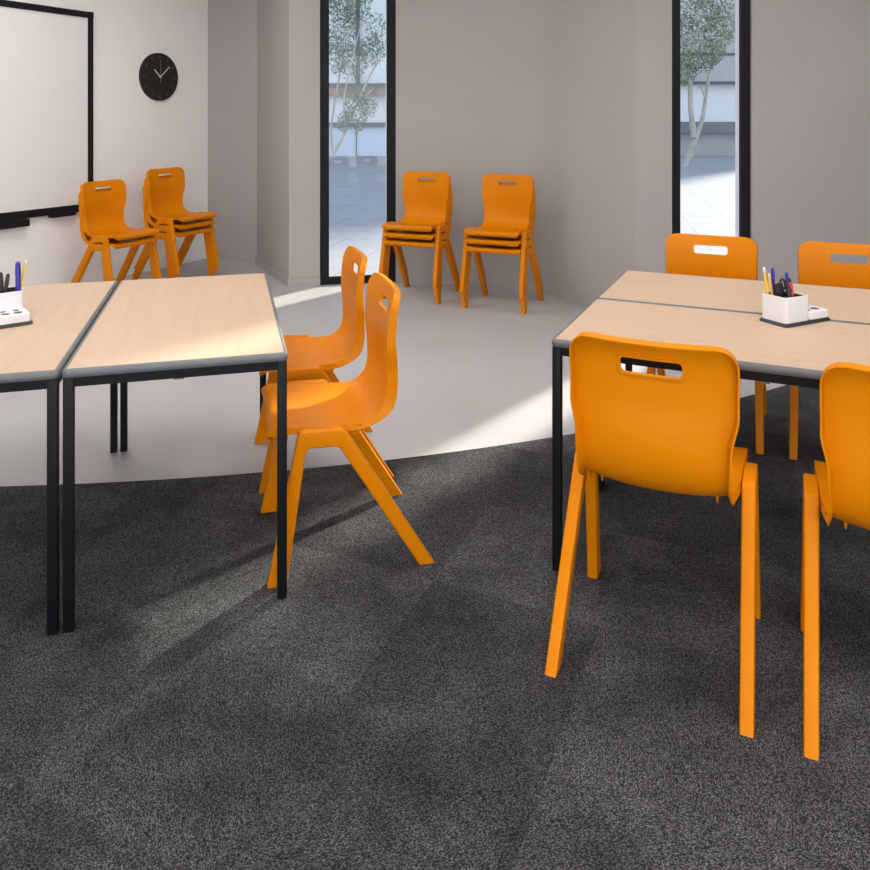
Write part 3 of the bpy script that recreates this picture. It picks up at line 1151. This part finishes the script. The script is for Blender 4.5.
def tree(label, branches, leaf_pts, nleaf, seed, size):
    rnd = random.Random(seed)
    base = branches[0][0][0]
    t = thing('tree', label, 'tree', (base.x, base.y, -0.06), 0, 'courtyard trees')
    o = Vector((base.x, base.y, -0.06))
    bm = bmesh.new()
    for pts, r0, r1 in branches:
        dense = catmull([p - o for p in pts], 6)
        n = len(dense)
        tube(bm, dense, [r0 + (r1 - r0) * i / (n - 1) for i in range(n)], 9)
    obj('trunk', bm, M['bark'], t, 60)
    bm = bmesh.new()
    for c, r, wt in leaf_pts:
        for _ in range(int(nleaf * wt)):
            while True:
                v = Vector((rnd.uniform(-1, 1), rnd.uniform(-1, 1), rnd.uniform(-1, 1)))
                if v.length < 1: break
            p = c - o + Vector((v.x * r[0], v.y * r[1], v.z * r[2]))
            a = Vector((rnd.gauss(0, 1), rnd.gauss(0, 1), rnd.gauss(-0.3, 1))).normalized()
            b = a.cross(Vector((rnd.gauss(0, 1), rnd.gauss(0, 1), rnd.gauss(0, 1)))).normalized()
            L = size * rnd.uniform(0.7, 1.4); W = L * 0.32
            V = [bm.verts.new(p + q) for q in (-a * L * 0.5, b * W * 0.5, a * L * 0.5, -b * W * 0.5)]
            bm.faces.new(V)
    obj('foliage', bm, M['leaf'], t)
    return t


d = 25.0
t1 = [([at(327, 166, d), at(333, 155, d), at(346, 130, d), at(356, 105, d), at(372, 72, d), at(380, 58, d)], 0.06, 0.02),
      ([at(333, 155, d), at(331, 130, d + .3), at(335, 100, d + .3), at(342, 60, d), at(346, 10, d)], 0.045, 0.018),
      ([at(346, 130, d), at(344, 100, d - .4), at(352, 60, d - .6), at(362, 20, d - .5)], 0.04, 0.015),
      ([at(356, 105, d), at(366, 95, d + .4), at(374, 88, d + .6)], 0.03, 0.012)]
l1 = [(at(335, 12, d), (0.9, 0.9, 1.4), 1.6), (at(352, 2, d), (0.7, 0.8, 1.0), 0.9), (at(338, 55, d), (0.6, 0.8, 0.7), 0.55), (at(372, 50, d), (0.45, 0.7, 0.55), 0.5),
      (at(352, 62, d), (0.55, 0.7, 0.6), 0.45), (at(356, 108, d), (0.42, 0.6, 0.85), 0.75), (at(370, 105, d), (0.3, 0.5, 0.4), 0.2), (at(344, 122, d), (0.25, 0.4, 0.35), 0.2),
      (at(378, 30, d), (0.4, 0.6, 0.6), 0.22), (at(310, -20, d), (1.4, 1.3, 1.5), 1.4), (at(350, -70, d), (2.2, 1.8, 1.6), 2.0), (at(305, 60, d), (0.9, 1.0, 0.9), 0.7)]
tree('leafy pale-barked tree seen through the left window', t1, l1, 1000, 3, 0.115)
d = 24.0
t2 = [([at(683, 171, d), at(689, 158, d), at(694, 142, d), at(691, 110, d), at(690, 75, d), at(689, 57, d)], 0.12, 0.055),
      ([at(694, 142, d), at(702, 120, d + .2), at(706, 95, d + .3), at(711, 68, d + .3), at(720, 44, d + .3)], 0.085, 0.03),
      ([at(689, 57, d), at(684, 40, d), at(679, 22, d), at(674, 0, d)], 0.05, 0.02),
      ([at(689, 57, d), at(695, 36, d), at(703, 10, d), at(706, -20, d)], 0.05, 0.02),
      ([at(706, 102, d + .2), at(703, 92, d), at(700, 86, d)], 0.03, 0.02),
      ([at(691, 82, d), at(698, 74, d - .3), at(704, 66, d - .4)], 0.03, 0.015)]
l2 = [(at(700, 12, d), (0.75, 0.9, 0.75), 1.0), (at(686, 40, d), (0.45, 0.6, 0.8), 0.6), (at(718, 30, d), (0.5, 0.7, 0.7), 0.6), (at(683, 72, d), (0.4, 0.5, 0.45), 0.5),
      (at(700, 62, d), (0.5, 0.6, 0.4), 0.45), (at(712, 50, d), (0.4, 0.6, 0.5), 0.4), (at(690, -30, d), (1.6, 1.5, 1.2), 1.6), (at(735, 10, d), (0.9, 1.0, 1.0), 0.7), (at(668, 60, d), (0.5, 0.6, 0.7), 0.4)]
tree('forked pale-trunked tree seen through the right window', t2, l2, 1000, 5, 0.11)
